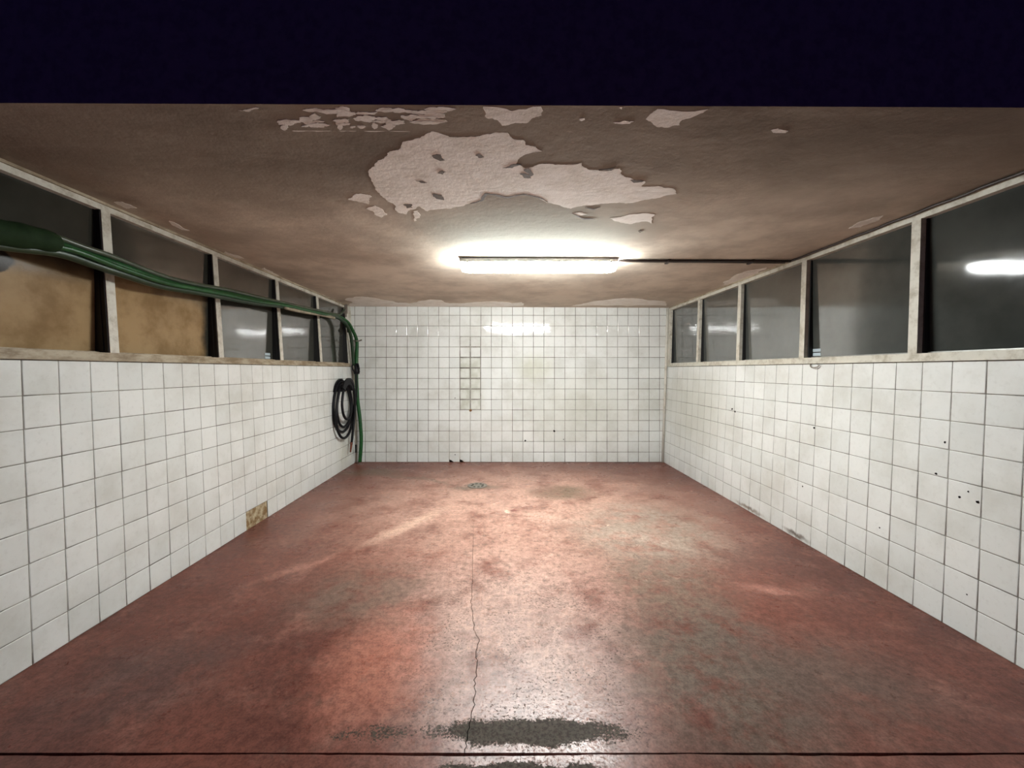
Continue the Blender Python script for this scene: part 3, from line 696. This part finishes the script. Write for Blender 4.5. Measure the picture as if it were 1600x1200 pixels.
# black tap
tp = at(557, 575, 5.655)
tap = empty('hose_tap', tp); tag(tap, 'black tap fitting joining the hoses at the end of the left sill', 'tap')
obj('body', *tube([Vector((0.004, -0.005, -0.085)), Vector((0.004, -0.005, -0.05)), Vector((0.002, -0.005, 0)), Vector((0.0, -0.005, 0.065))], lambda u: 0.036 + 0.010 * math.sin(u * 6), 12), M_BLACK, tap, True)
obj('handle', *tube([Vector((0.035, -0.02, -0.06)), Vector((0.045, -0.03, -0.01)), Vector((0.032, -0.03, 0.045))], 0.013, 8), M_BLACK, tap, True)
lp = spline([Vector((-0.01, -0.01, 0.055)), Vector((-0.045, -0.012, 0.050)), Vector((-0.056, -0.012, 0.015)), Vector((-0.040, -0.01, -0.035)), Vector((-0.005, -0.01, -0.05))], 6)
obj('elbow', *tube(lp, 0.010, 8), M_BLACK, tap, True)

# ---------------------------------------------------------------- black hose coil on its hanger
XW = pl_l.p(0, 1.05).x
HC = (5.27, 1.075)                # hanger centre: y, z
hg = empty('hose_hanger', (XW, HC[0], HC[1])); tag(hg, 'black saddle hose hanger on the left tiled wall near the back', 'hanger')
def saddle(n0, n1, r_, th, a0=20, a1=160, n=14):
    vs, fs = [], []
    for k in range(n + 1):
        a = math.radians(a0 + (a1 - a0) * k / n); ca, sa = math.cos(a), math.sin(a)
        for rr in (r_, r_ + th):
            for nn in (n0, n1): vs.append((nn, ca * rr * 1.05, sa * rr - r_ * 0.6))
    for k in range(n):
        b_ = k * 4; c = b_ + 4
        fs += [(b_, c, c + 1, b_ + 1), (b_ + 2, b_ + 3, c + 3, c + 2), (b_, b_ + 2, c + 2, c), (b_ + 1, c + 1, c + 3, b_ + 3)]
    fs += [(0, 1, 3, 2), (n * 4, n * 4 + 2, n * 4 + 3, n * 4 + 1)]
    return vs, fs
obj('saddle', *saddle(0.004, 0.115, 0.15, 0.020), M_BLACK, hg)
obj('back_flange', *saddle(0.002, 0.016, 0.135, 0.072, 12, 168), M_BLACK, hg)
obj('front_lip', *saddle(0.108, 0.126, 0.125, 0.085, 25, 155), M_BLACK, hg)
pts = []
loops = [(0.275, 0.66, 0.0), (0.235, 0.60, 0.02), (0.30, 0.74, -0.015), (0.20, 0.50, 0.03)]
ztop = HC[1] + 0.095
for k, (a, h_, dy) in enumerate(loops):
    for i in range(14):
        th = 2 * math.pi * i / 14
        nn = 0.028 + 0.017 * k + 0.010 * math.sin(th + k)
        c, s_ = math.cos(th), math.sin(th)
        z = ztop - h_ / 2 + c * h_ / 2 - (0.012 * k if c > 0 else 0)
        # loops sag: widest below the middle
        y = HC[0] + dy + s_ * a * (0.93 - 0.16 * c) 
        pts.append(Vector((pl_l.p(0, max(z, 0)).x + nn, y, z)))
# tail hangs down from the last loop
zl = pts[-1]
tail = [Vector((XW + 0.115, HC[0] + 0.05, ztop + 0.0)), Vector((XW + 0.115, HC[0] + 0.20, ztop - 0.14)), Vector((XW + 0.105, HC[0] + 0.24, 0.72)), Vector((XW + 0.10, HC[0] + 0.20, 0.50)), Vector((XW + 0.09, HC[0] + 0.165, 0.31))]
coil = obj('black_hose', *tube(spline(pts + tail, 5), 0.0165, 9), M_BLACK, None, True)
tag(coil, 'coiled black rubber hose hanging on the left wall near the back corner', 'hose')
e = tail[-1]
o = obj('nozzle', *tube([e + Vector((0, 0, 0.03)), e, e + Vector((-0.002, -0.012, -0.05)), e + Vector((-0.004, -0.022, -0.10))], lambda u: 0.018 - 0.008 * u, 10), M_RUST, coil, True); o['label'] = 'rusty red nozzle'
# black feed line from the tap to the coil
fd = spline([tp + Vector((0.01, -0.04, -0.06)), at(557.5, 607, 5.58), at(556, 628, 5.56), at(553.5, 645, 5.57), at(552.5, 665, 5.57), at(551.5, 682, 5.57), at(550, 692, 5.57)], 7)
tag(obj('feed_hose', *tube(fd, 0.0105, 8), M_BLACK, None, True), 'thin black hose hanging from the tap beside the green hose', 'hose')
st = at(556, 701, 5.60)
v, f = tube([st + Vector((0, 0, -0.055)), st + Vector((0.0, 0.0, 0.055))], 0.012, 10)
tag(obj('pipe_stub', v, f, M_BLACK), 'short black pipe stub low on the wall in the left back corner', 'pipe')

# ---------------------------------------------------------------- floor drain
dc = floor_pt(746, 759)
dr = empty('floor_drain', (dc.x, dc.y, 0)); tag(dr, 'small round metal floor drain in front of the back wall', 'drain')
def annulus(r0, r1, z0, z1, skip=lambda k: False, seg=40):
    vs, fs = [], []
    for k in range(seg):
        if skip(k): continue
        a, b_ = 2 * math.pi * k / seg, 2 * math.pi * (k + 1) / seg; i = len(vs)
        for z in (z0, z1):
            for rr, an in ((r0, a), (r1, a), (r1, b_), (r0, b_)): vs.append((rr * math.cos(an), rr * math.sin(an), z))
        fs += [tuple(q + i for q in g) for g in BOXF]
    return vs, fs
obj('pan', *annulus(0.001, 0.100, 0.0003, 0.0015), M_DARK, dr)
obj('rim', *annulus(0.090, 0.112, 0.0005, 0.006), M_CONDUIT, dr)
obj('grate', *merge(annulus(0.001, 0.050, 0.003, 0.006), annulus(0.050, 0.076, 0.003, 0.006, lambda k: k % 5 < 3), annulus(0.076, 0.090, 0.003, 0.006)), M_STEEL, dr)
